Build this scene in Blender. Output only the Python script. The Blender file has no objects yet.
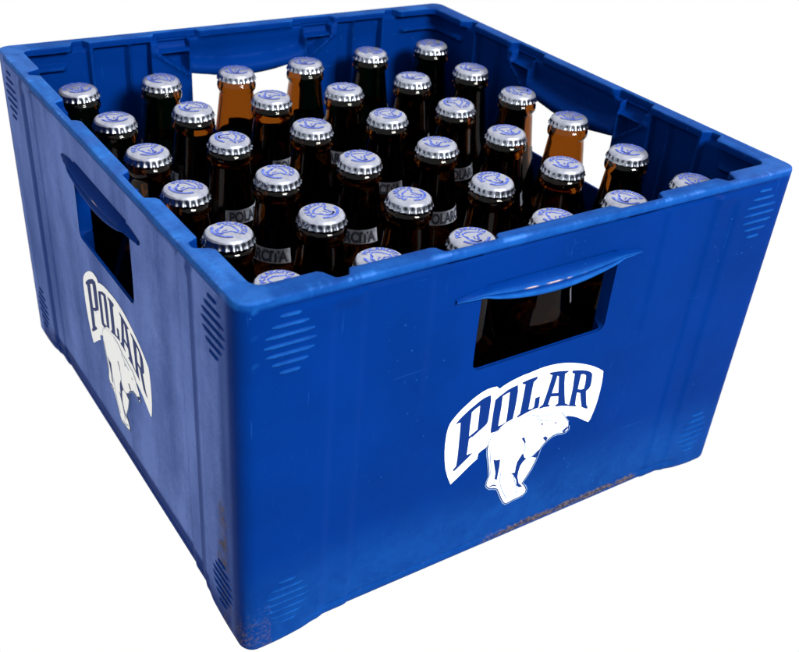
import bpy, math, random
import mathutils
from mathutils import Vector, Matrix, noise
from mathutils.geometry import tessellate_polygon
random.seed(7)
S = bpy.context.scene
COL = S.collection
PI = math.pi
MM = 0.001

# ------------------------------------------------------------------ camera
CAMR = (-0.6194, 1.0121, 0.0847)
CAMC = Vector((-0.3549, -0.5509, 0.4699))
FPX = 1021.18
def rz(a): return Matrix.Rotation(a, 3, 'Z')
def rx(a): return Matrix.Rotation(a, 3, 'X')
CR = rz(CAMR[0]) @ rx(CAMR[1]) @ rz(CAMR[2])
cd = bpy.data.cameras.new('camera'); cam = bpy.data.objects.new('camera', cd); COL.objects.link(cam)
cd.sensor_width = 36; cd.lens = 36*FPX/799.0; cd.clip_start = 0.01; cd.clip_end = 100
cam.matrix_world = Matrix.Translation(CAMC) @ CR.to_4x4()
S.camera = cam
cd.dof.use_dof = True; cd.dof.focus_distance = .60; cd.dof.aperture_fstop = 18
def on_plane(ax, val, px, py):
    d = CR @ Vector(((px-399.9)/FPX, -(py-326.1)/FPX, -1))
    t = (val-CAMC[ax])/d[ax]
    return CAMC + d*t

# ------------------------------------------------------------------ helpers
def smooth01(x): x = max(0., min(1., x)); return x*x*(3-2*x)
def st(x, a, b): return smooth01((x-a)/(b-a))          # 0 below a, 1 above b
def make(name, verts, faces, mat, parent=None, smooth=True, sharp=None, attrs=None):
    me = bpy.data.meshes.new(name)
    me.from_pydata([tuple(v) for v in verts], [], faces)
    me.update()
    if smooth:
        me.polygons.foreach_set('use_smooth', [True]*len(me.polygons))
        if sharp is not None: me.set_sharp_from_angle(angle=math.radians(sharp))
    if attrs:
        for k, a in attrs.items():
            at = me.attributes.new(k, 'FLOAT', 'POINT'); at.data.foreach_set('value', a)
    me.materials.append(mat)
    o = bpy.data.objects.new(name, me); COL.objects.link(o)
    if parent: o.parent = parent
    return o
def empty(name, loc=(0, 0, 0), rot=0):
    o = bpy.data.objects.new(name, None); o.location = loc; o.rotation_euler = (0, 0, rot)
    o.empty_display_size = .02; COL.objects.link(o); return o

# ------------------------------------------------------------------ materials
def newmat(name):
    m = bpy.data.materials.new(name); m.use_nodes = True
    nt = m.node_tree; b = nt.nodes['Principled BSDF']
    return m, nt, b
def N(nt, t, **kw):
    n = nt.nodes.new(t)
    for k, v in kw.items():
        if k.startswith('i_'): n.inputs[k[2:].replace('_', ' ')].default_value = v
        else: setattr(n, k, v)
    return n
def math_(nt, op, a, b=None, clamp=False):
    n = nt.nodes.new('ShaderNodeMath'); n.operation = op; n.use_clamp = clamp
    for i, v in enumerate((a, b)):
        if v is None: continue
        if isinstance(v, (int, float)): n.inputs[i].default_value = v
        else: nt.links.new(v, n.inputs[i])
    return n.outputs[0]
def mixc(nt, f, a, b):
    n = nt.nodes.new('ShaderNodeMix'); n.data_type = 'RGBA'
    for s, v in ((n.inputs[0], f), (n.inputs[6], a), (n.inputs[7], b)):
        if isinstance(v, (int, float)): s.default_value = v
        elif isinstance(v, tuple): s.default_value = v if len(v) == 4 else (*v, 1)
        else: nt.links.new(v, s)
    return n.outputs[2]
def noise_(nt, vec, scale, detail=3, rough=.55, dist=0):
    n = N(nt, 'ShaderNodeTexNoise'); n.inputs['Scale'].default_value = scale
    n.inputs['Detail'].default_value = detail; n.inputs['Roughness'].default_value = rough
    n.inputs['Distortion'].default_value = dist
    nt.links.new(vec, n.inputs['Vector']); return n.outputs[0]
def ramp(nt, v, lo, hi):
    n = nt.nodes.new('ShaderNodeMapRange'); n.interpolation_type = 'SMOOTHSTEP'
    n.inputs[1].default_value = lo; n.inputs[2].default_value = hi
    nt.links.new(v, n.inputs[0]); return n.outputs[0]
def scaled(nt, vec, s):
    n = nt.nodes.new('ShaderNodeMapping'); n.inputs['Scale'].default_value = s
    nt.links.new(vec, n.inputs['Vector']); return n.outputs[0]

BLUE = (0.0, 0.0170, 0.126)
BLUE2 = (0.0, 0.0140, 0.104)
CHALK_GLARE = (0.112, 0.168, 0.405)
SCUFF_SHEEN = (0.012, 0.115, 0.40)
def crate_material():
    m, nt, b = newmat('worn_blue_plastic')
    tc = N(nt, 'ShaderNodeTexCoord').outputs['Object']
    geo = N(nt, 'ShaderNodeNewGeometry')
    chalk_glare = N(nt, 'ShaderNodeAttribute', attribute_name='chalk_glare').outputs['Fac']
    grime = N(nt, 'ShaderNodeAttribute', attribute_name='grime').outputs['Fac']
    bare = N(nt, 'ShaderNodeAttribute', attribute_name='bare').outputs['Fac']
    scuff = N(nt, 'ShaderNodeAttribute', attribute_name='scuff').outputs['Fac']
    n_big = noise_(nt, tc, 14, 4, .6)
    n_streak = noise_(nt, scaled(nt, tc, (60, 60, 5)), 1, 4, .6)
    n_fine = noise_(nt, tc, 420, 3, .7)
    n_mid = noise_(nt, tc, 70, 4, .65)
    base = mixc(nt, ramp(nt, n_big, .3, .7), BLUE, BLUE2)
    # chalky weathered film plus painted-in glare, streaked downwards, broken up by fine grain
    k = math_(nt, 'ADD', math_(nt, 'MULTIPLY', n_streak, .75), math_(nt, 'MULTIPLY', n_fine, .55))
    k = math_(nt, 'ADD', k, math_(nt, 'MULTIPLY', n_mid, .45))
    k = ramp(nt, k, .25, 1.15)
    cf = math_(nt, 'MULTIPLY', chalk_glare, math_(nt, 'ADD', math_(nt, 'MULTIPLY', k, .9), .42), True)
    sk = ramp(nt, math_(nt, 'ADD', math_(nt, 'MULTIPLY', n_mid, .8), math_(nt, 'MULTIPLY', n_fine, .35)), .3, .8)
    base = mixc(nt, math_(nt, 'MULTIPLY', scuff, math_(nt, 'ADD', math_(nt, 'MULTIPLY', sk, .7), .45), True), base, SCUFF_SHEEN)  # scuff colour, also painting rim shine and bounce on the lower front
    blot = ramp(nt, noise_(nt, scaled(nt, tc, (22, 22, 14)), 1, 5, .65), .32, .68)
    cf = math_(nt, 'MULTIPLY', cf, math_(nt, 'ADD', math_(nt, 'MULTIPLY', blot, .34), .70), True)
    base = mixc(nt, cf, base, CHALK_GLARE)
    # fine scratches
    w = noise_(nt, scaled(nt, tc, (900, 900, 40)), 1, 2, .5, .4)
    w2 = noise_(nt, scaled(nt, tc, (25, 25, 900)), 1, 2, .5, .6)
    sc = math_(nt, 'MAXIMUM', ramp(nt, w, .70, .80), ramp(nt, w2, .70, .80))
    base = mixc(nt, math_(nt, 'MULTIPLY', sc, .28), base, (.008, .07, .28))
    # pale specks
    vs = N(nt, 'ShaderNodeTexVoronoi'); vs.inputs['Scale'].default_value = 160; nt.links.new(tc, vs.inputs['Vector'])
    sp = math_(nt, 'MULTIPLY', ramp(nt, vs.outputs['Distance'], .13, .06), ramp(nt, n_big, .5, .66))
    base = mixc(nt, math_(nt, 'MULTIPLY', sp, .30), base, (.02, .13, .38))
    # scuffed convex edges, with their light-blue highlights painted in
    pt = ramp(nt, geo.outputs['Pointiness'], .53, .62)
    base = mixc(nt, math_(nt, 'MULTIPLY', pt, math_(nt, 'MULTIPLY', ramp(nt, n_mid, .35, .7), .55)), base, (.006, .09, .34))
    # rubbed-through pale spots
    base = mixc(nt, math_(nt, 'MULTIPLY', bare, ramp(nt, n_mid, .36, .56)), base, (.34, .26, .25))
    # brown grime
    g = math_(nt, 'ADD', math_(nt, 'MULTIPLY', n_mid, .7), math_(nt, 'MULTIPLY', n_fine, .6))
    gf = math_(nt, 'MULTIPLY', ramp(nt, math_(nt, 'ADD', g, math_(nt, 'MULTIPLY', grime, .50)), .95, 1.35), math_(nt, 'MULTIPLY', grime, 1.6), True)
    gcol = mixc(nt, ramp(nt, n_fine, .4, .62), (.016, .016, .022), (.080, .058, .050))
    base = mixc(nt, math_(nt, 'MULTIPLY', gf, .85), base, gcol)
    nt.links.new(base, b.inputs['Base Color'])
    r = math_(nt, 'ADD', math_(nt, 'MULTIPLY', n_mid, .22), .38)
    r = math_(nt, 'ADD', r, math_(nt, 'MULTIPLY', chalk_glare, .3), True)
    nt.links.new(r, b.inputs['Roughness'])
    b.inputs['Specular IOR Level'].default_value = .012
    bv = N(nt, 'ShaderNodeBevel'); bv.samples = 4; bv.inputs['Radius'].default_value = .0009
    bp = N(nt, 'ShaderNodeBump'); bp.inputs['Strength'].default_value = .25; bp.inputs['Distance'].default_value = .0006
    hh = math_(nt, 'ADD', math_(nt, 'MULTIPLY', n_fine, .35), math_(nt, 'MULTIPLY', n_mid, .8))
    hh = math_(nt, 'SUBTRACT', hh, math_(nt, 'MULTIPLY', sc, .3))
    hh = math_(nt, 'ADD', hh, math_(nt, 'MULTIPLY', n_big, 1.5))
    nt.links.new(hh, bp.inputs['Height']); nt.links.new(bv.outputs[0], bp.inputs['Normal'])
    nt.links.new(bp.outputs[0], b.inputs['Normal'])
    return m
M_CRATE = crate_material()
def print_mat(name, col, wornto=(.01, .05, .30), amount=.5, rough=.45):
    m, nt, b = newmat(name)
    tc = N(nt, 'ShaderNodeTexCoord').outputs['Object']
    n = noise_(nt, tc, 260, 4, .7); n2 = noise_(nt, tc, 35, 3, .6)
    f = math_(nt, 'MULTIPLY', ramp(nt, math_(nt, 'ADD', math_(nt, 'MULTIPLY', n, .8), math_(nt, 'MULTIPLY', n2, .5)), .72, .92), amount)
    nt.links.new(mixc(nt, f, col, wornto), b.inputs['Base Color'])
    b.inputs['Roughness'].default_value = rough; b.inputs['Specular IOR Level'].default_value = .04
    return m
M_WHITE = print_mat('white_print', (.60, .62, .64), (.16, .26, .55), .55)
M_OLDWHITE = print_mat('yellowed_white_print', (.80, .80, .78), (.30, .34, .50), .6)
M_INK = print_mat('blue_print', (0, .0145, .108), (.0, .02, .13), .2)
M_PALE = print_mat('pale_blue_print', (.125, .20, .34), (.06, .12, .30), .3)

def glass_mat():
    m, nt, b = newmat('brown_glass')
    b.inputs['Base Color'].default_value = (.215, .058, .0048, 1)
    b.inputs['Transmission Weight'].default_value = 1
    b.inputs['IOR'].default_value = 1.25
    tc = N(nt, 'ShaderNodeTexCoord').outputs['Object']
    n = noise_(nt, tc, 90, 3, .6)
    nt.links.new(math_(nt, 'ADD', math_(nt, 'MULTIPLY', ramp(nt, n, .45, .75), .10), .03), b.inputs['Roughness'])
    b.inputs['Specular IOR Level'].default_value = .14
    bp = N(nt, 'ShaderNodeBump'); bp.inputs['Strength'].default_value = .12; bp.inputs['Distance'].default_value = .0006
    nt.links.new(noise_(nt, tc, 45, 2), bp.inputs['Height']); nt.links.new(bp.outputs[0], b.inputs['Normal'])
    return m
M_GLASS = glass_mat()
M_CLEAR, _nt, _b = newmat('clear_inner_glass')
_b.inputs['Base Color'].default_value = (.95, .88, .78, 1); _b.inputs['Transmission Weight'].default_value = 1; _b.inputs['IOR'].default_value = 1.25; _b.inputs['Roughness'].default_value = .02; _b.inputs['Specular IOR Level'].default_value = .1
def tin_mat():
    m, nt, b = newmat('darkened_tin')
    tc = N(nt, 'ShaderNodeTexCoord').outputs['Object']
    n = noise_(nt, tc, 300, 3, .6)
    nt.links.new(mixc(nt, ramp(nt, n, .35, .7), (.34, .37, .43), (.16, .18, .22)), b.inputs['Base Color'])  # skirt darkened in colour, standing in for dark surroundings it would mirror
    b.inputs['Metallic'].default_value = 1.0
    nt.links.new(math_(nt, 'ADD', math_(nt, 'MULTIPLY', n, .2), .14), b.inputs['Roughness'])
    return m
M_TIN = tin_mat()
def captop():
    m, nt, b = newmat('white_lacquered_tin')
    tc = N(nt, 'ShaderNodeTexCoord').outputs['Object']
    n = noise_(nt, tc, 160, 4, .65)
    nt.links.new(mixc(nt, ramp(nt, n, .35, .7), (.43, .45, .53), (.30, .32, .41)), b.inputs['Base Color'])
    b.inputs['Metallic'].default_value = .75
    nt.links.new(math_(nt, 'ADD', math_(nt, 'MULTIPLY', n, .2), .17), b.inputs['Roughness'])
    return m
M_CAPTOP = captop()
def cap_print():
    m, nt, b = newmat('faded_blue_cap_ink')
    tc = N(nt, 'ShaderNodeTexCoord').outputs['Object']
    n = noise_(nt, tc, 700, 3, .6)
    nt.links.new(mixc(nt, ramp(nt, n, .4, .65), (.020, .045, .30), (.11, .16, .48)), b.inputs['Base Color'])
    b.inputs['Roughness'].default_value = .45; b.inputs['Specular IOR Level'].default_value = .2
    return m
M_CAPINK = cap_print()
def foil():
    m, nt, b = newmat('silver_paper_label')
    tc = N(nt, 'ShaderNodeTexCoord').outputs['Object']
    n = noise_(nt, tc, 250, 3, .6)
    nt.links.new(mixc(nt, ramp(nt, n, .3, .7), (.27, .29, .34), (.12, .13, .16)), b.inputs['Base Color'])
    b.inputs['Roughness'].default_value = .5; b.inputs['Metallic'].default_value = .3
    return m
M_FOIL = foil()
M_LETTER, _nt, _b = newmat('dark_label_ink')
_b.inputs['Base Color'].default_value = (.012, .016, .03, 1); _b.inputs['Roughness'].default_value = .6

# ------------------------------------------------------------------ the crate: one moulded shell
W, D, H = 383.2, 396.8, 233.5
TAP = 3.1
SIDES = [((0, -1), (1, 0), D/2, W/2), ((1, 0), (0, 1), W/2, D/2), ((0, 1), (-1, 0), D/2, W/2), ((-1, 0), (0, -1), W/2, D/2)]
RO, TI, RI = 9.0, 14.5, 6.0
OW, OZ0 = 49.5, 152.0                    # handle opening half-width and sill height
def otop(u): return 201 - 5*(1-(u/OW)**2)
def zb(a): return 3.8*(1-st(a, 136, 176))
def place(k, u, out, z):
    n, t, dist, L = SIDES[k]
    tau = TAP*(1-z/H)
    uu = u*(1-tau/L); d = dist-tau+out
    return Vector(((n[0]*d+t[0]*uu)*MM, (n[1]*d+t[1]*uu)*MM, z*MM))
def off_out(k, u, z):
    a = abs(u); e = 0.
    e -= 1.1*(1-st(a, 139, 144))*(1-st(z, 216, 224)*st(a, 120, 128))*(1-st(z, H-5.6, H-4.6))
    e -= .9*(1-st(a, 122.5, 125))*(1-st(z, H-5.6, H-4.6))
    e -= .9*(1-st(a, 81, 84))*st(z, 120, 180)*(1-st(z, H-5.6, H-4.6))
    e -= (2.1*(1-st(a, 124, 130))+.5)*st(z, H-9.5, H-7)*(1-st(z, H-5.6, H-4.6))
    e -= 2.2*(1-st(a, 43.5, 46))*st(z, 201, 203)*(1-st(z, 205.8, 206.8))
    zr = z-zb(a); m = 1-st(a, 146, 156)
    e -= 1.5*m*(st(zr, 7, 8)*(1-st(zr, 9, 11)))
    e -= .9*m*(1-st(zr, 7, 8))
    e -= 3.0*(1-math.sqrt(max(0, 1-(1-min(zr, 4)/4)**2)))   # rolled bottom edge
    if a > 178: e -= 0
    return e
def t_rim(a):
    t = 9.5
    t += (4.5-9.5)*st(a, 40, 43.5)
    t += (11.2-4.5)*st(a, 76, 80)
    t += (5-11.2)*st(a, 128, 132)
    t += (14.5-5)*st(a, 138, 143.5)
    return t
def t_in(u, z):
    a = abs(u)
    # base wall
    t = 11.5
    if z > 226:
        k = st(z, 226, 228.5)
        return t_low(u, 226)*(1-k)+(t_rim(a)+.35*noise.noise(Vector((u*.11, 5, 5))))*k
    return t_low(u, z)
def t_low(u, z):
    a = abs(u); t = 11.5
    # recessed bays between the ribs
    bay = st(a, 81.5, 83)*(1-st(a, 124, 126))
    rib = 1-min(1, max(0, (abs(a-98)-.6)/1.0))
    slope = st(z, 209, 226)
    t -= 6.0*bay*(1-rib*.75)*(1-.25*slope)
    corner = st(a, 128, 130)
    t -= 3.2*corner*(1-st(z, 212, 216)*.0)
    # bracket in the corner
    t += 4.0*st(a, 146, 148)*st(z, 212, 215)*(1-st(z, 217, 219))
    # pocket beside the handle
    top = st(a, 50, 51.5)*(1-st(a, 74, 75.5))
    t -= 7.0*top*st(z, 219, 221)
    # triangular funnel: corners (50,219) (74,219) (53,202)
    if 46 < a < 80 and 197 < z < 223:
        d1 = a-52.5
        d2 = ((76-a)*(17)-(219-z)*23)/math.hypot(17, 23)
        d3 = 219-z
        d = min(d1, d2, d3)
        t -= 8.0*st(d, 0, 1.4)
        if z < 222: t += 1.8*(1-min(1, max(0, (abs(d+1.2)-.6)/1.0)))
    # band over the opening with its rolled hem
    zt = otop(min(a, OW)*1.0) if a < OW else 201
    if a < 52:
        g = 1-st(a, 48, 51)
        t -= 6.0*g*st(z, zt+8, zt+12)*(1-.35*st(z, 214, 226))
        q = (z-(zt+4))/4.2
        if abs(q) < 1: t += 2.4*g*math.sqrt(1-q*q)
    # single thin wall under the opening
    t -= 7.0*(1-st(a, 47.4, 49.3))*(1-st(z, 153, 158))
    return t
def sample(lo, hi, step, brk):
    pts = sorted(set([lo, hi]+[b for b in brk if lo < b < hi])); out = [lo]
    for a, b in zip(pts, pts[1:]):
        n = max(1, int(round((b-a)/step)))
        out += [a+(b-a)*i/n for i in range(1, n+1)]
    return out
ub = [41, 43, 48, 49.5, 50, 51.5, 74, 75.5, 77, 79, 81.5, 83, 97, 98, 99, 122.5, 124, 126, 128, 130, 131.5, 139, 140.5, 142, 144, 147]
def usamples(L):
    e = L-TI-RI
    return sample(-e, e, 1.9, [s*b for b in ub for s in (-1, 1)])
NC = 12
path = []                                # (side, u_out, u_in, corner angle or None)
for k in range(4):
    n, t, dist, L = SIDES[k]
    e = L-TI-RI
    for u in usamples(L): path.append((k, u, u, None))
    for i in range(1, NC): path.append((k, None, None, i/NC))
NP = len(path)
def corner_pt(k, ang, z, outer, extra=0.):
    n, t, dist, L = SIDES[k]; n2, t2, dist2, L2 = SIDES[(k+1) % 4]
    tau = TAP*(1-z/H)
    if outer:
        R = RO; c_u = L-RO-tau; c_d = dist-RO-tau
        # first and last fifth run along the straight, the middle is the arc
        e = L-TI-RI
        s = ang
        if s < .2: return Vector(((n[0]*(dist-tau+extra)+t[0]*((e+(L-RO-e)*s/.2)*(1-tau/L)))*MM, (n[1]*(dist-tau+extra)+t[1]*((e+(L-RO-e)*s/.2)*(1-tau/L)))*MM, z*MM))
        if s > .8:
            e2 = L2-TI-RI; q = (1-s)/.2; uu = -(e2+(L2-RO-e2)*q)*(1-tau/L2)
            return Vector(((n2[0]*(dist2-tau+extra)+t2[0]*uu)*MM, (n2[1]*(dist2-tau+extra)+t2[1]*uu)*MM, z*MM))
        a = (s-.2)/.6*PI/2
    else:
        R = RI; c_u = L-TI-RI-tau; c_d = dist-TI-RI-tau; a = ang*PI/2
        extra = extra
    rr = R+extra
    pu = c_u+rr*math.sin(a); pd = c_d+rr*math.cos(a)
    return Vector(((n[0]*pd+t[0]*pu)*MM, (n[1]*pd+t[1]*pu)*MM, z*MM))

zs_out = sample(0, H-1.6, 2.0, [1, 2, 3, 4, 6, 7, 8, 9, 10, 11, 13, 152, 201, 203, 204.5, 205.8, 206.3, 206.8, H-9.5, H-8.2, H-7, H-6.3, H-5.6, H-5.1, H-4.6, H-3])
zs_in = sample(9, H-1.2, 2.0, [152, 154, 156, 158, 196, 201, 203, 205, 207, 209, 212, 213.5, 215, 217, 219, 221, 226, 227, 228.5])
verts = []; chalk_glare = []; grime = []; scuff_sheens = []; faces = []
def vadd(p, c, g, s=0.): verts.append(p); chalk_glare.append(c); grime.append(g); scuff_sheens.append(s); return len(verts)-1
def side_u(pt):
    k, uo, ui, ang = pt
    if ang is None: return k, uo
    L = SIDES[k][3]
    if ang < .5: return k, L-1
    return (k+1) % 4, -(SIDES[(k+1) % 4][3]-1)
def chalk_glare_out(pt, z):
    k, u = side_u(pt); a = abs(u)
    if pt[3] is not None:
        kk = pt[0]
        if kk == 2 and pt[3] >= .8: return .8
        if kk == 3 and pt[3] <= .1: return .3
        return .0
    if k == 3:  # left wall tint: real chalking with its glare painted in
        zr = z-zb(a)
        c = .95*st(zr, 17, 21)*(1-st(z, H-5.6, H-4.6))
        if a > 150: c = .80*st(z, 6, 30)*(1-st(z, H-5.6, H-4.6))
        c *= 1-.75*(st(a, 137, 139)*(1-st(a, 144, 149)))
        c *= 1-.35*(st(a, 121.5, 123)*(1-st(a, 125, 126)))
        c *= .84+.45*noise.noise(Vector((u*.035, z*.008, 3)))
        c *= 1-.35*st(u, 60, 190)*0-.30*st(-u, 80, 190)
        c *= 1-.5*st(u, 172, 178)
        return max(0, c)
    return 0.
def grime_out(pt, z):
    k, u = side_u(pt); a = abs(u); g = 0
    zr = z-zb(a)
    if k == 0 and pt[3] is None:
        g = (1.15+.5*noise.noise(Vector((u*.06, z*.2, 2))))*st(zr, 2, 4)*(1-st(zr, 6, 11))*st(u, -60, 10)*(1-st(u, 100, 145))
        g = max(g, .62*(1-st(abs(zr-8.4), .6, 2.6))*st(u, -140, -110)*(1-st(u, 120, 150)))
        g = max(g, .35*(1-st(math.hypot(u-72, (z-226)*2), 5, 12)))
    if k == 3:
        d = abs(u-(172+(z-60)*.02))
        g = max(g, .95*(1-st(d, 2, 12))*st(z, 4, 20)*(1-st(z, 85, 125)))
        g = max(g, .8*(1-st(math.hypot(u-62, (z-22)), 4, 17)))
        g = max(g, .4*(1-st(abs(zr-8), 1, 4)))
        g = max(g, (.8+.6*noise.noise(Vector((u*.1, z*.04, 8))))*1.05*st(u, 154, 170)*(1-st(u, 180, 184))*(1-st(z, 60, 170)))
    if pt[3] is not None and pt[0] == 3: g = max(g, .75*(1-st(z, 8, 90)))
    return g
# outer skin
outer = []
for z0 in zs_out:
    row = []
    for pt in path:
        k, uo, ui, ang = pt
        if ang is None:
            b = zb(abs(uo)); z = b+z0*(H-1.6-b)/(H-1.6)
            p = place(k, uo, off_out(k, uo, z), z)
        else:
            z = z0; p = corner_pt(k, ang, z, True, -3.0*(1-math.sqrt(max(0, 1-(1-min(z, 4)/4)**2))))
        k_, u_ = side_u(pt)
        sf = st(z, H-5, H-3.5)*{0: .30, 1: .2, 2: .2, 3: .55}[k_]
        if k_ == 0: sf = max(sf, .16*(1-st(z, 25, 75)))  # bounce light from below painted on the lower front wall
        if pt[3] is not None: sf *= .7
        if pt[0] == 3 and pt[3] is not None and .70 < pt[3] < .80: sf = max(sf, .3*st(noise.noise(Vector((1.7, z*.22, 4))), .05, .3)*(st(z, 190, 205)+1-st(z, 20, 50)))
        row.append(vadd(p, chalk_glare_out(pt, z), grime_out(pt, z), sf))
    outer.append(row)
# rim: fillet, top, fillet
def rimsheen(pt, f):  # pale sheen of reflected light painted on the rim
    k, u = side_u(pt)
    c = {0: .10, 1: .16, 2: .12, 3: .34}[k]
    if pt[3] is not None: c = {0: .30, 1: .08, 2: .55, 3: .18}[pt[0]]
    elif k == 3 and u < -120: c = .52
    elif k == 0 and u > 130: c = .32
    return c*(.75+.5*noise.noise(Vector((u*.06, f, k*7.))))
def rimlight(pt, f):  # light-blue reflected light put into the rim colour
    k, u = side_u(pt)
    c = {0: .34, 1: .32, 2: .42, 3: .70}[k]
    if pt[3] is not None: c = {0: .50, 1: .25, 2: .8, 3: .50}[pt[0]]
    return c*(.8+.5*noise.noise(Vector((u*.04, f*.7, k*5.+2))))
rim_rows = []
for (o_in_, dz) in ((.45, 1.6-1.15), (1.2, 1.6-1.52), (1.9, 0)):   # distance in from the outside, depth under H
    row = []
    for pt in path:
        k, uo, ui, ang = pt; z = H-dz*.9 if dz else H
        p = place(k, uo, -o_in_, z) if ang is None else corner_pt(k, ang, z, True, -o_in_)
        k_, u_ = side_u(pt)
        gr = 0
        if k_ == 0 and -82 < u_ < -20: gr = .5
        ed = st(noise.noise(Vector((u_*.045, 3.1, k_*4.)))+.5*noise.noise(Vector((u_*.4, 8.1, k_*4.))), .08, .5)*{0: .5, 1: .3, 2: .3, 3: .5}[k_]
        row.append(vadd(p, rimsheen(pt, 0)*.35+(.35*ed if o_in_ < 1.5 else 0), gr*.9, rimlight(pt, 0)+ed))
    rim_rows.append(row)
def in_pos(pt, z, tfun, sh=0.):
    k, uo, ui, ang = pt
    if ang is None: return place(k, ui, -(tfun+sh), z)
    # corner: thickness there
    return corner_pt(k, ang, z, False, TI-(tfun+sh))
def corner_t(z):
    if z > 226: 
        q = st(z, 226, 228.5); return 8.3*(1-q)+14.5*q
    return 8.3+4.0*st(z, 212, 215)*(1-st(z, 217, 219))
row = []
for pt in path:                                            # a groove line along the middle of the rim
    k, uo, ui, ang = pt
    tt = t_rim(abs(ui)) if ang is None else 14.5
    po = place(k, uo, -1.9, H) if ang is None else corner_pt(k, ang, H, True, -1.9)
    pi = in_pos(pt, H, tt, -1.3)
    k_, u_ = side_u(pt)
    row.append((po, pi, .5 if (k_ == 0 and -82 < u_ < -20) else .12))
for f in (.33, .66, 1.0):
    rim_rows.append([vadd(a.lerp(b, f), rimsheen(pt, f*3)*.35, g, rimlight(pt, f*3)) for (a, b, g), pt in zip(row, path)])
rim_rows.append([vadd(in_pos(pt, H-.35, (t_rim(abs(pt[2])) if pt[3] is None else 14.5), -.35), rimsheen(pt, 4)*.3, .1, rimlight(pt, 4)) for pt in path])
inner = []
for z in reversed(zs_in):
    r_ = []
    for pt in path:
        tt = t_in(pt[2], z) if pt[3] is None else corner_t(z)
        r_.append(vadd(in_pos(pt, z, tt), .0, 0))
    inner.append(r_)
# skin the rows, leaving the openings out
def zu(i): return verts[i].z/MM
def inside_open(u, z):
    a = abs(u)
    if a > OW or z < OZ0 or z > otop(u): return False
    r = 5
    if a > OW-r and z < OZ0+r: return math.hypot(a-(OW-r), z-(OZ0+r)) < r
    return True
def outline(n_arc=6):
    pts = []
    r = 5
    for i in range(n_arc+1):
        a = PI+PI/2*i/n_arc; pts.append((-(OW-r)+r*math.cos(a), OZ0+r+r*math.sin(a)))
    for i in range(1, 14): pts.append((-(OW-r)+2*(OW-r)*i/14, OZ0))
    for i in range(n_arc+1):
        a = -PI/2+PI/2*i/n_arc; pts.append(((OW-r)+r*math.cos(a), OZ0+r+r*math.sin(a)))
    for i in range(1, 10): pts.append((OW, OZ0+r+(201-OZ0-r)*i/10))
    for i in range(25):
        u = OW-2*OW*i/24; pts.append((u, otop(u)))
    for i in range(1, 10): pts.append((-OW, 201-(201-OZ0-r)*i/10))
    return pts
OUT = outline()
def nearest(u, z):
    best = None
    for (a, b), (c, d) in zip(OUT, OUT[1:]+OUT[:1]):
        vx, vz = c-a, d-b; l = vx*vx+vz*vz
        if l < 1e-9: continue
        t = max(0, min(1, ((u-a)*vx+(z-b)*vz)/l)); x, y = a+vx*t, b+vz*t
        dd = (x-u)**2+(y-z)**2
        if best is None or dd < best[0]: best = (dd, x, y)
    return best[1], best[2]
info = {}                                 # vertex -> (side, u, is_outer)
for row_ in outer:
    for pt, i in zip(path, row_):
        if pt[3] is None: info[i] = (pt[0], pt[1], 1)
for row_ in inner:
    for pt, i in zip(path, row_):
        if pt[3] is None: info[i] = (pt[0], pt[2], 0)
def skin(rows):
    for r0, r1 in zip(rows, rows[1:]):
        for j in range(NP):
            q = (r0[j], r0[(j+1) % NP], r1[(j+1) % NP], r1[j])
            if all(i in info for i in q):
                u = sum(info[i][1] for i in q)/4; z = sum(zu(i) for i in q)/4
                if abs(u) < 52 and 150 < z < 203 and inside_open(u, z): continue
                faces.append(q)
            else: faces.append(q)
rows_all = outer+rim_rows+inner
skin(rows_all)
# snap the cut edge to the outline
cnt = {}
for f in faces:
    for i in f: cnt[i] = cnt.get(i, 0)+1
for i, (k, u, o) in info.items():
    z = zu(i)
    if abs(u) < 53 and 149 < z < 204 and cnt.get(i, 0) in (1, 2, 3) and i in cnt:
        nu, nz = nearest(u, z)
        if math.hypot(nu-u, nz-z) < 2.2:
            verts[i] = place(k, nu, off_out(k, nu, nz) if o else -(t_in(nu, nz)), nz)
# tunnels through the wall
for k in range(4):
    rr = []
    for f in (0, .06, .5, .94, 1):
        r_ = []
        for (u, z) in OUT:
            a = off_out(k, u, z)-.05; b = -t_in(u, z)+.05
            s = .25 if f in (0, 1) else 0
            cu, cz = 0, 176
            r_.append(vadd(place(k, u+s*(1 if u > 0 else -1)*0, a+(b-a)*f, z), .0, 0))
        rr.append(r_)
    n_ = len(OUT)
    for r0, r1 in zip(rr, rr[1:]):
        for j in range(n_): faces.append((r0[j], r1[j], r1[(j+1) % n_], r0[(j+1) % n_]))
# bottom edge
bot_in = [vadd(in_pos(pt, 8.8, 9.0), 0, .2) for pt in path]
for j in range(NP):
    faces.append((outer[0][(j+1) % NP], outer[0][j], bot_in[j], bot_in[(j+1) % NP]))
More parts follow.
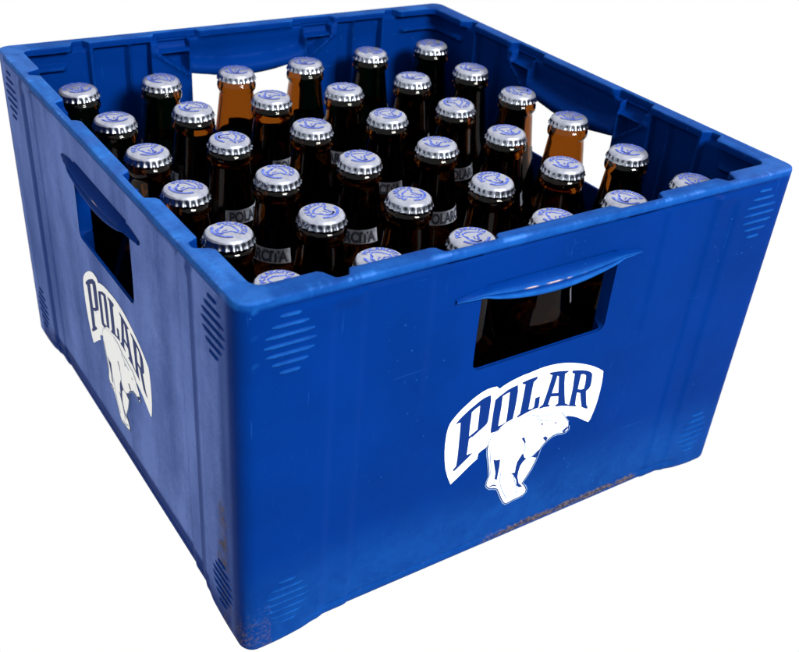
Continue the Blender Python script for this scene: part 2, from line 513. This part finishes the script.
# grip ridges moulded near the corners of every wall
def ridge(k, uc, z, half, out0, hgt=.85, wid=1.25):
    base = []
    prof = [(-wid, -.15), (-wid*.75, hgt*.55), (0, hgt), (wid*.75, hgt*.55), (wid, -.15)]
    n = 6
    for i in range(n+1):
        f = -1+2*i/n; u = uc+f*half
        q = 1 if 0 < i < n else .15
        base.append([vadd(place(k, u, out0+(p[1]+.15)*q-.15, z+p[0]*(1 if 0 < i < n else .6)), .0, 0, 0. if k == 3 else (.0, .05, .32, .15, .0)[prof.index(p)]) for p in prof])
    for a, b in zip(base, base[1:]):
        for j in range(4): faces.append((a[j], b[j], b[j+1], a[j+1]))
for k in range(4):
    for s in (-1, 1):
        for zc in (207.0, 33.0):
            for j in range(7):
                half = (6, 10.5, 14, 15, 14, 10.5, 6)[j]
                z = zc+(3-j)*5.3
                uc = s*(SIDES[k][3]-28.5 if k % 2 == 0 else SIDES[k][3]-30)
                uc = s*165 if k % 2 == 0 else s*170
                half *= .93
                for q in (0,):
                    ridge(k, uc, z, half, 0.0)
crate = empty('beer_crate')
crate['label'] = 'blue plastic beer crate with white POLAR logo, filled with brown bottles'
crate['category'] = 'crate'
body = make('crate_body', verts, faces, M_CRATE, crate, True, 38, {'chalk_glare': chalk_glare, 'grime': grime, 'scuff': scuff_sheens})

# handle ledges over each opening
def ledge(k):
    v = []; f = []; ch = []; gr = []; sc_ = []; ba = []
    us = sample(-67, 67, 1.6, [-48, -44, 44, 48])
    def P(u, out, z):
        v.append(place(k, u, out-1.7, z)); return len(v)-1
    rows_ = []
    for u in us:
        a = abs(u)
        core = 1-st(a, 42, 54)
        fin = math.sqrt(max(0, 1-(a/67.3)**2))*(.25+.75*st(67.3-a, 0, 11))
        p = .1+2.2*min(1, fin*1.5)+1.9*fin*core
        z_b = 201.3-7.3*(1-min(1, (a/OW))**2)
        z_t = (z_b+.9+3.2*fin)*(1-core)+205.9*core
        h = z_t-z_b
        dn = core
        prof = [(-.8-3.2*dn, z_t+.9), (.4-3.0*dn, z_t), (p*.45-2.2*dn, z_t-h*.10), (p*.6-.9*dn, z_t-h*.26), (p*.82, z_t-h*.40), (p*.86, z_t-h*.45), (p*.82, z_t-h*.50), (p*.70, z_b+h*.42), (p*.70, z_b+h*.33), (p*.96, z_b+h*.25), (p*1.02, z_b+h*.15), (p*.92, z_b+h*.03), (p*.6, z_b-.4), (-1, z_b-.3), (-9 if a < OW-1 else -.8, z_b+.3)]
        rows_.append([P(u, *q) for q in prof])
        worn = st(noise.noise(Vector((u*.11, 1.3, k))), -.25, .15)*(1-st(abs(u+4), 14, 26)) if k == 0 else (1-st(abs(u-6), 2, 6)) if k == 3 else 0
        for q in range(len(prof)):
            ch.append(0.)
            ba.append(1.3*worn if q == 5 else (.35*worn if q == 6 else 0))
            gr.append(.3*(1-st(abs(u-36), 2, 5)) if q == 7 else 0)
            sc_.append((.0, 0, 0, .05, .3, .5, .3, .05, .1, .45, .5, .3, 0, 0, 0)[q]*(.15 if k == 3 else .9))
    for a, b in zip(rows_, rows_[1:]):
        for j in range(len(a)-1): f.append((a[j], a[j+1], b[j+1], b[j]))
    f.append(tuple(rows_[0])); f.append(tuple(reversed(rows_[-1])))
    return make('handle_ledge', v, f, M_CRATE, crate, True, 50, {'chalk_glare': ch, 'grime': gr, 'scuff': sc_, 'bare': ba})
for k in range(4): ledge(k)

# floor and low cell dividers
def boxes(lst):
    v = []; f = []
    for (x0, x1, y0, y1, z0, z1) in lst:
        b = len(v)
        v += [Vector((x*MM, y*MM, z*MM)) for z in (z0, z1) for (x, y) in ((x0, y0), (x1, y0), (x1, y1), (x0, y1))]
        f += [(b, b+3, b+2, b+1), (b+4, b+5, b+6, b+7)]+[(b+i, b+(i+1) % 4, b+4+(i+1) % 4, b+4+i) for i in range(4)]
    return v, f
px_, py_, ox_, oy_ = 60.0, 60.7, 2.2, -1.4
v, f = boxes([(-181, 181, -186, 186, 7.0, 11.0)])
make('crate_floor', v, f, M_CRATE, crate, False)
dv = []
for i in range(5):
    x = ox_+(i-2)*px_; dv.append((x-.7, x+.7, -185, 185, 10.5, 92))
for j in range(5):
    y = oy_+(j-2)*py_; dv.append((-180, 180, y-.7, y+.7, 10.5, 91))
v, f = boxes(dv)
make('bottle_divider', v, f, M_CRATE, crate, False)

# ------------------------------------------------------------------ printed logos
def R1(*p): return [(440+a/8.156, 360+b/8.15) for a, b in p]
def R2(*p): return [(520+a/8.156, 360+b/8.15) for a, b in p]
def R3(*p): return [(440+a/7.244, 420+b/7.244) for a, b in p]
def R4(*p): return [(480+a/5.93, 400+b/5.93) for a, b in p]
def to_face(pts):
    out = []
    for (x, y) in pts:
        q = on_plane(1, -(D/2-3.0)*MM, x, y); out.append((q.x/MM, q.z/MM))
    return out
badge = R3((80, 478), (58, 425), (42, 365), (36, 300), (35, 240), (39, 180), (48, 110), (60, 65), (72, 35)) + \
    R1((100, 500), (140, 450), (185, 402), (230, 360), (270, 323), (310, 292), (350, 264), (390, 242), (430, 228), (468, 220), (490, 238), (525, 212), (560, 190), (600, 167), (640, 147), (690, 124), (734, 108)) + \
    R2((50, 122), (100, 100), (150, 79), (200, 60), (250, 46), (300, 35), (350, 28), (400, 25), (450, 26), (500, 30), (540, 36), (580, 45), (620, 57), (655, 72), (690, 92), (688, 130), (680, 190), (665, 260), (650, 320), (635, 370), (615, 425), (590, 485), (572, 510)) + \
    R2((545, 500), (510, 484), (475, 470), (440, 463), (400, 460), (330, 500), (200, 520), (50, 560)) + \
    R3((480, 60), (335, 210), (305, 230), (282, 252), (275, 290), (225, 335), (180, 380), (120, 440))
Pp = R1((135, 520), (165, 485), (200, 450), (245, 407), (290, 370), (325, 340), (360, 315), (390, 300), (418, 290), (420, 330), (412, 390), (404, 450), (395, 505), (383, 530), (355, 557), (310, 597), (262, 640)) + \
    R3((235, 125), (213, 145), (207, 190), (197, 262), (217, 252), (240, 245), (205, 283), (165, 322), (135, 352), (103, 382), (95, 372), (120, 342), (128, 290), (137, 200), (146, 100), (151, 25), (135, 28), (122, 36))
Pc = R1((262, 430), (295, 400), (330, 375), (326, 420), (318, 500), (310, 572), (278, 600), (240, 630), (248, 540))
Oo = R1((455, 330), (490, 298), (525, 272), (560, 245), (600, 223), (640, 205), (641, 260), (630, 330), (618, 400), (600, 485), (570, 502), (540, 520), (500, 555), (480, 578), (455, 593), (420, 602), (418, 580), (428, 510), (440, 420))
Oc = R1((515, 300), (545, 280), (575, 265), (568, 330), (558, 420), (545, 510), (515, 530), (480, 545), (490, 480), (505, 390))
Ll = R2((25, 185), (80, 160), (150, 135), (146, 155), (118, 182), (108, 230), (95, 300), (76, 408), (105, 402), (122, 385), (132, 315), (170, 298), (166, 345), (158, 392), (115, 408), (60, 435), (0, 468), (-20, 477), (-17, 464), (8, 440), (22, 360), (35, 290), (50, 200), (28, 200))
Aa = R2((250, 105), (290, 97), (330, 92), (405, 88), (403, 98), (375, 115), (371, 190), (373, 280), (378, 356), (390, 362), (412, 368), (412, 378), (350, 378), (295, 384), (297, 374), (320, 356), (322, 298), (260, 302), (238, 366), (252, 372), (250, 383), (205, 390), (165, 402), (168, 388), (195, 368), (215, 310), (240, 235), (272, 125), (252, 120))
Ac = R2((312, 130), (325, 135), (323, 200), (321, 270), (268, 274), (290, 205))
Rr = R2((435, 88), (480, 84), (520, 84), (560, 89), (585, 98), (600, 115), (596, 165), (588, 210), (575, 235), (550, 256), (552, 310), (556, 375), (566, 382), (563, 402), (540, 397), (515, 386), (508, 330), (503, 272), (476, 268), (468, 310), (462, 365), (470, 372), (467, 382), (410, 380), (414, 360), (425, 310), (440, 235), (455, 115), (435, 106))
Rc = R2((508, 118), (530, 117), (547, 125), (548, 145), (542, 195), (533, 235), (510, 243), (482, 240), (492, 190))
bear = R4((40, 300), (58, 250), (85, 208), (130, 168), (180, 140), (220, 122), (255, 106), (320, 92), (360, 100), (400, 92), (450, 83), (490, 75), (505, 88), (520, 110), (535, 130), (541, 152), (538, 178), (520, 197), (495, 207), (465, 212), (440, 222), (415, 242), (392, 265), (372, 290), (358, 330), (340, 372), (318, 415), (290, 460), (264, 497), (282, 512), (290, 532), (284, 555), (262, 577), (235, 592), (205, 605), (180, 620), (155, 630), (138, 620), (125, 595), (114, 568), (102, 542), (80, 538), (60, 541), (42, 532), (34, 518), (40, 490), (52, 462), (50, 420), (45, 370), (40, 335))
gaps = [R4((84, 358), (100, 363), (125, 358), (121, 400), (112, 450), (106, 482), (92, 476), (97, 440), (90, 395)),
        R4((262, 318), (270, 345), (283, 352), (262, 372), (247, 395), (236, 430), (230, 462), (238, 500), (262, 520), (240, 525), (226, 515), (222, 480), (205, 452), (190, 442), (214, 436), (220, 400), (228, 372), (248, 340)),
        R4((312, 342), (336, 318), (366, 292), (352, 330), (340, 348)),
        R4((498, 186), (512, 172), (528, 160), (527, 172), (505, 196)),
        R4((385, 230), (396, 222), (406, 230), (397, 243)), R4((258, 236), (268, 230), (275, 250), (272, 258)),
        R4((371, 144), (376, 140), (379, 147), (373, 151)), R4((453, 137), (458, 134), (460, 140), (455, 142)),
        R4((60, 520), (84, 508), (103, 512), (100, 520), (84, 516), (64, 526))]
def grow(p, s):
    cx = sum(q[0] for q in p)/len(p); cy = sum(q[1] for q in p)/len(p)
    return [(cx+(x-cx)*s, cy+(y-cy)*s) for x, y in p]
for i_ in (4, 5, 6, 7): gaps[i_] = grow(gaps[i_], 1.5)
gaps[3] = grow(gaps[3], 1.15)
def tess(polys):
    v3 = [[Vector((x, y, 0)) for x, y in p] for p in polys]
    flat = [q for p in polys for q in p]
    return flat, [tuple(t) for t in tessellate_polygon(v3)]
def inset(pts, dist):
    n = len(pts); out = []
    ar = sum(pts[i][0]*pts[(i+1) % n][1]-pts[(i+1) % n][0]*pts[i][1] for i in range(n))
    s = 1 if ar > 0 else -1
    for i in range(n):
        a, b, c = pts[i-1], pts[i], pts[(i+1) % n]
        t = Vector((c[0]-a[0], c[1]-a[1])).normalized()
        d = dist[i] if isinstance(dist, list) else dist
        out.append((b[0]-t.y*d*s, b[1]+t.x*d*s))
    return out
def stroke(pts, w):
    v = []; f = []
    n = len(pts)
    for i in range(n):
        a, c = pts[max(0, i-1)], pts[min(n-1, i+1)]
        t = Vector((c[0]-a[0], c[1]-a[1])).normalized()
        b = pts[i]; v += [(b[0]-t.y*w/2, b[1]+t.x*w/2), (b[0]+t.y*w/2, b[1]-t.x*w/2)]
    for i in range(n-1): f.append((2*i, 2*i+1, 2*i+3, 2*i+2))
    return v, f
def logo(k, shift, white):
    def put(name, pts, fcs, lift, mat, par):
        vv = [place(k, u+shift, off_out(k, 20, 90)+lift, z) for u, z in pts]
        return make(name, vv, fcs, mat, par, False)
    v, f = tess([to_face(badge)])
    root = put('printed_logo', v, f, .12, white, crate)
    for nm, polys in (('letter', [Pp, Pc]), ('letter', [Oo, Oc]), ('letter', [Ll]), ('letter', [Aa, Ac]), ('letter', [Rr, Rc])):
        v, f = tess([to_face(p) for p in polys]); put(nm, v, f, .22, M_INK, root)
    bf = to_face(bear); n = len(bf)
    d = [(.45 if 1 <= i <= 14 else 1.25) for i in range(n)]
    body_ = inset(bf, d)
    v, f = tess([body_]); vs_, fs_ = list(v), list(f)
    put('bear_emblem', vs_, fs_, .30, white, root)
    v, f = [], []
    for g in gaps:
        a, b = tess([to_face(g)]); o = len(v); v += a; f += [tuple(i+o for i in t) for t in b]
    a, b = stroke(inset(bf, 1.05)[15:]+[inset(bf, 1.05)[0]], .55); o = len(v); v += a; f += [tuple(i+o for i in t) for t in b]
    put('emblem_line', v, f, .38, M_INK, root)
    a, b = stroke(inset(bf, .3)[15:]+[inset(bf, .3)[0]], .60); v, f = list(a), list(b)
    a, b = stroke([bf[i] for i in range(6, 15)], .42); o = len(v); v += a; f += [tuple(i+o for i in t) for t in b]
    a, b = stroke([bf[i] for i in range(0, 4)], .32); o = len(v); v += a; f += [tuple(i+o for i in t) for t in b]
    for ln in (R4((276, 352), (300, 346), (322, 334), (342, 316)), R4((268, 262), (276, 285), (268, 318)), R4((131, 430), (125, 470), (126, 505), (140, 548), (160, 585)),
               R4((205, 452), (214, 490), (228, 528), (222, 560)), R4((180, 600), (225, 578), (262, 548)), R4((440, 208), (470, 196), (500, 190)), R4((345, 112), (380, 128), (430, 122)), R4((62, 300), (66, 350), (70, 400), (66, 450))):
        a, b = stroke(to_face(ln), .5); o = len(v); v += a; f += [tuple(i+o for i in t) for t in b]
    put('emblem_outline', v, f, .46, M_PALE, root)
logo(0, 0, M_WHITE)
logo(3, 10, M_OLDWHITE)

# ------------------------------------------------------------------ bottles
def lathe(prof, n, rf=None):
    v = []; f = []
    for i, (r, z) in enumerate(prof):
        for j in range(n):
            a = 2*PI*j/n; rr = r+(rf(i, a) if rf else 0)
            v.append(Vector((rr*math.cos(a)*MM, rr*math.sin(a)*MM, z*MM)))
    for i in range(len(prof)-1):
        for j in range(n):
            f.append((i*n+j, i*n+(j+1) % n, (i+1)*n+(j+1) % n, (i+1)*n+j))
    f.append(tuple(range(n-1, -1, -1))); f.append(tuple((len(prof)-1)*n+j for j in range(n)))
    return v, f
GL = [(22, 0), (26, .4), (27.8, 2.5), (28.3, 6), (28.3, 100), (28.0, 108), (27.0, 116), (25.2, 124), (22.8, 132), (20.4, 139), (18.6, 145), (17.5, 150), (16.6, 156), (15.6, 164), (14.6, 172), (13.7, 180), (13.2, 184), (13.1, 186), (13.9, 187.4), (14.7, 188.6), (14.9, 190.5), (14.7, 192.4), (13.9, 193.4), (13.3, 194.4), (13.2, 198.5), (12.2, 199.8), (8, 200)]
def rad(z):
    for (r0, z0), (r1, z1) in zip(GL, GL[1:]):
        if z0 <= z <= z1 and z1 > z0: return r0+(r1-r0)*(z-z0)/(z1-z0)
    return 13
BZ = 11.2                                   # base of bottle above the ground
proto = empty('beer_bottle')
v, f = lathe(GL, 48)
CAV = [(0.01, 131), (12, 131), (19.5, 131.2), (20.6, 132.5), (19.0, 137), (17.2, 142), (15.6, 147.5), (14.4, 154), (13.4, 162), (12.3, 171), (11.3, 180), (10.9, 188), (10.7, 198), (.01, 198.6)]
v2, f2 = lathe(CAV, 48)
f2 = [tuple(reversed(q)) for q in f2 if len(q) < 48]
nb = len(v); v += v2
glass = make('glass_body', v, f+[tuple(i+nb for i in q) for q in f2], M_GLASS, proto, True, 60)
glass.data.materials.append(M_CLEAR)
for p_ in glass.data.polygons:
    if p_.index >= len(f): p_.material_index = 1
# crown cap
ct = 202.2
cp = [(0.01, ct), (5, ct-.03), (9.2, ct-.13), (10.6, ct-.32), (11.7, ct-.68), (12.6, ct-1.25), (13.2, ct-2.0), (13.5, ct-2.8), (13.75, ct-3.7), (13.95, ct-4.5), (14.2, ct-5.3), (14.6, ct-6.0), (14.75, ct-6.4), (14.4, ct-6.5), (13.2, ct-6.0), (12.9, ct-4.5)]
amp = [0]*7+[.03, .14, .30, .42, .46, .45, .42, .1, 0]
def flute(i, a):
    c = math.cos(21*a)
    return amp[i]*(abs(c)**.7*(1 if c > 0 else -1))
v, f = lathe(cp, 168, flute)
f = [q for q in f if len(q) < 100]
cap = make('bottle_cap', v, f, M_CAPTOP, proto, True, 80)
cap.data.materials.append(M_TIN)
for p_ in cap.data.polygons:
    if p_.center.z < (ct-3.1)*MM: p_.material_index = 1
# cap print: arched word and a bear
def text_mesh(body_, size, bold=0.0, spacing=1.0):
    c = bpy.data.curves.new('lettering_curve', 'FONT'); c.body = body_; c.size = size; c.offset = bold
    c.space_character = spacing; c.resolution_u = 3; c.align_x = 'CENTER'
    o = bpy.data.objects.new('lettering_curve', c); COL.objects.link(o)
    dg = bpy.context.evaluated_depsgraph_get(); me = bpy.data.meshes.new_from_object(o.evaluated_get(dg))
    v = [x.co.copy() for x in me.vertices]; f = [tuple(p.vertices) for p in me.polygons]
    bpy.data.objects.remove(o); bpy.data.curves.remove(c); bpy.data.meshes.remove(me)
    return v, f
vt, ft = text_mesh('POLARCITA', 4.6, .22, 1.08)
hw = max(abs(p.x) for p in vt)
cv = []; cf = []
for p in vt:
    a = PI/2-p.x/hw*math.radians(88); r = 7.3+p.y*.92
    cv.append(Vector((r*math.cos(a)*MM, r*math.sin(a)*MM, (ct+.09-.0009*r*r)*MM)))
cf = list(ft)
bf = to_face(bear)
cxm = sum(p[0] for p in bf)/len(bf); czm = sum(p[1] for p in bf)/len(bf)
def capxy(q, s=.155): return ((q[0]-cxm)*s, (q[1]-czm)*s-1.2)
def addflat(pts, fcs):
    o = len(cv); cv.extend(Vector((x*MM, y*MM, (ct+.06)*MM)) for x, y in pts); cf.extend(tuple(i+o for i in t) for t in fcs)
ring = [capxy(q, .165) for q in bf]
a, b = stroke(ring+[ring[0]], 1.15); addflat(a, b)
for g in gaps[:3]:
    a, b = tess([[capxy(q, .19) for q in to_face(g)]]); addflat(a, b)
# printed band under the bear and a curved underline
for (r0, a0, a1, w) in ((9.0, 205, 335, 1.7), (6.8, 225, 290, 1.0)):
    arc = [(r0*math.cos(math.radians(x)), r0*math.sin(math.radians(x))) for x in range(a0, a1+1, 6)]
    a, b = stroke(arc, w); addflat(a, b)
# every print triangle faces up, keep normals simple
capprint = make('cap_print', cv, cf, M_CAPINK, None, False)
capprint.parent = cap
# neck label
z0, z1 = 147.5, 157.0
half = math.radians(74)
v = []; f = []
nn = 40
for i in range(nn+1):
    a = -PI/2-half+2*half*i/nn
    for z in (z0, (z0*2+z1)/3, (z0+2*z1)/3, z1):
        r = rad(z)+.16; v.append(Vector((r*math.cos(a)*MM, r*math.sin(a)*MM, z*MM)))
for i in range(nn):
    for j in range(3): f.append((i*4+j, (i+1)*4+j, (i+1)*4+j+1, i*4+j+1))
label = make('neck_label', v, f, M_FOIL, proto, True)
vt, ft = text_mesh('POLARCITA', 10.4, .42, .98)
hw = max(abs(p.x) for p in vt)
v = []
for p in vt:
    z = z0+1.2+p.y*.95; a = -PI/2+p.x/hw*(half-.12); r = rad(z)+.30
    v.append(Vector((r*math.cos(a)*MM, r*math.sin(a)*MM, z*MM)))
lett = make('label_lettering', v, ft, M_LETTER, None, False); lett.parent = label

caps = [[(79, 88), (114, 117), (149, 150), (184, 188), (229, 231), None],
        [(161, 79), (192, 107), (229, 138), (277, 172), (322, 212), None],
        [(237, 70), (271, 95), (311, 124), (361, 157), (411, 195), (472, 236)],
        [(306, 61), (345, 87), (387, 114), (438, 143), (494, 179), (555, 216)],
        [(372, 50), (413, 76), (457, 104), (507, 130), (565, 163), (626, 198)],
        [(431, 43), (472, 68), (518, 91), (571, 117), (628, 150), None]]
# direction of the neck label against the direction to the camera, degrees to the right
lab = {(1, 3): -44, (2, 3): -22, (1, 2): 62, (3, 3): 55, (4, 2): 58, (3, 2): -20, (3, 1): -14, (2, 1): 78}
ROWS = ['row along the left wall', 'second row from the left wall', 'third row from the left wall', 'third row from the right wall', 'second row from the right wall', 'row along the right wall']
ORD = ['at the back wall', 'second from the back', 'third from the back', 'third from the front', 'second from the front', 'at the front rim']
special = {(5, 3): 'brown bottle glowing amber against the right opening, row along the right wall, third from front',
           (0, 5): 'brown capped bottle half hidden by the near front corner of the crate rim',
           (5, 5): 'brown capped bottle half hidden by the rim in the right corner of the crate',
           (5, 0): 'brown capped bottle in the far back corner of the crate',
           (0, 0): 'brown capped bottle in the left back corner, beside the pocketed left rim'}
def copy_bottle():
    r = proto.copy(); COL.objects.link(r)
    for ch in (glass, cap, label):
        c = ch.copy(); COL.objects.link(c); c.parent = r
        sub = {cap: capprint, label: lett}.get(ch)
        if sub:
            s = sub.copy(); COL.objects.link(s); s.parent = c
    return r
first = True
for i in range(6):
    for j in range(6):
        o = proto if first else copy_bottle(); first = False
        c = caps[i][j]
        gx, gy = ox_+(i-2.5)*px_, oy_+(2.5-j)*py_
        if c:
            q = on_plane(2, (BZ+ct-.6)*MM, *c); x, y = q.x/MM, q.y/MM
            x = max(gx-4, min(gx+4, x)); y = max(gy-4, min(gy+4, y))
        else: x, y = gx, gy
        th = math.atan2(CAMC.y-y*MM, CAMC.x-x*MM)          # towards the camera
        phi = lab.get((i, j), random.uniform(115, 245))
        rot = th+math.radians(phi)+PI/2
        o.location = (x*MM, y*MM, BZ*MM); o.rotation_euler = (random.uniform(-.006, .006), random.uniform(-.006, .006), rot)
        # the crown goes on at any angle
        spin = random.gauss(-.6, .7)-rot
        for ch in o.children:
            if ch.name.startswith('bottle_cap'): 
                ch.rotation_euler = (random.uniform(-.022, .022), random.uniform(-.022, .022), spin)
                c0 = Vector((0, 0, .197)); ch.location = c0-(ch.rotation_euler.to_matrix() @ c0)
            if ch.name.startswith('neck_label'): ch.location.z = random.uniform(-.0012, .0012)
        o['label'] = special.get((i, j), 'brown glass bottle with silver cap, %s, %s' % (ROWS[i], ORD[j]))
        o['category'] = 'bottle'; o['group'] = 'capped beer bottles standing in the crate'

# ------------------------------------------------------------------ light and background
w = bpy.data.worlds.new('World'); S.world = w; w.use_nodes = True
bg = w.node_tree.nodes['Background']; bg.inputs[0].default_value = (1, 1, 1, 1); bg.inputs[1].default_value = 1.0
def area(name, loc, target, size, sy, power, col=(1, 1, 1)):
    l = bpy.data.lights.new(name, 'AREA'); l.shape = 'RECTANGLE'; l.size = size; l.size_y = sy; l.energy = power; l.color = col
    o = bpy.data.objects.new(name, l); COL.objects.link(o); o.location = loc
    o.rotation_euler = (Vector(target)-Vector(loc)).to_track_quat('-Z', 'Y').to_euler()
    return o
area('softbox_lamp', (0.35, -1.85, 1.5), (0, 0, .15), .75, .55, 128, (1, .98, .95))
S.render.engine = 'CYCLES'
S.cycles.max_bounces = 12; S.cycles.transmission_bounces = 12; S.cycles.transparent_max_bounces = 8
S.cycles.caustics_refractive = False; S.cycles.caustics_reflective = False
S.view_settings.view_transform = 'Standard'; S.view_settings.look = 'None'
S.view_settings.exposure = 0; S.view_settings.gamma = 1
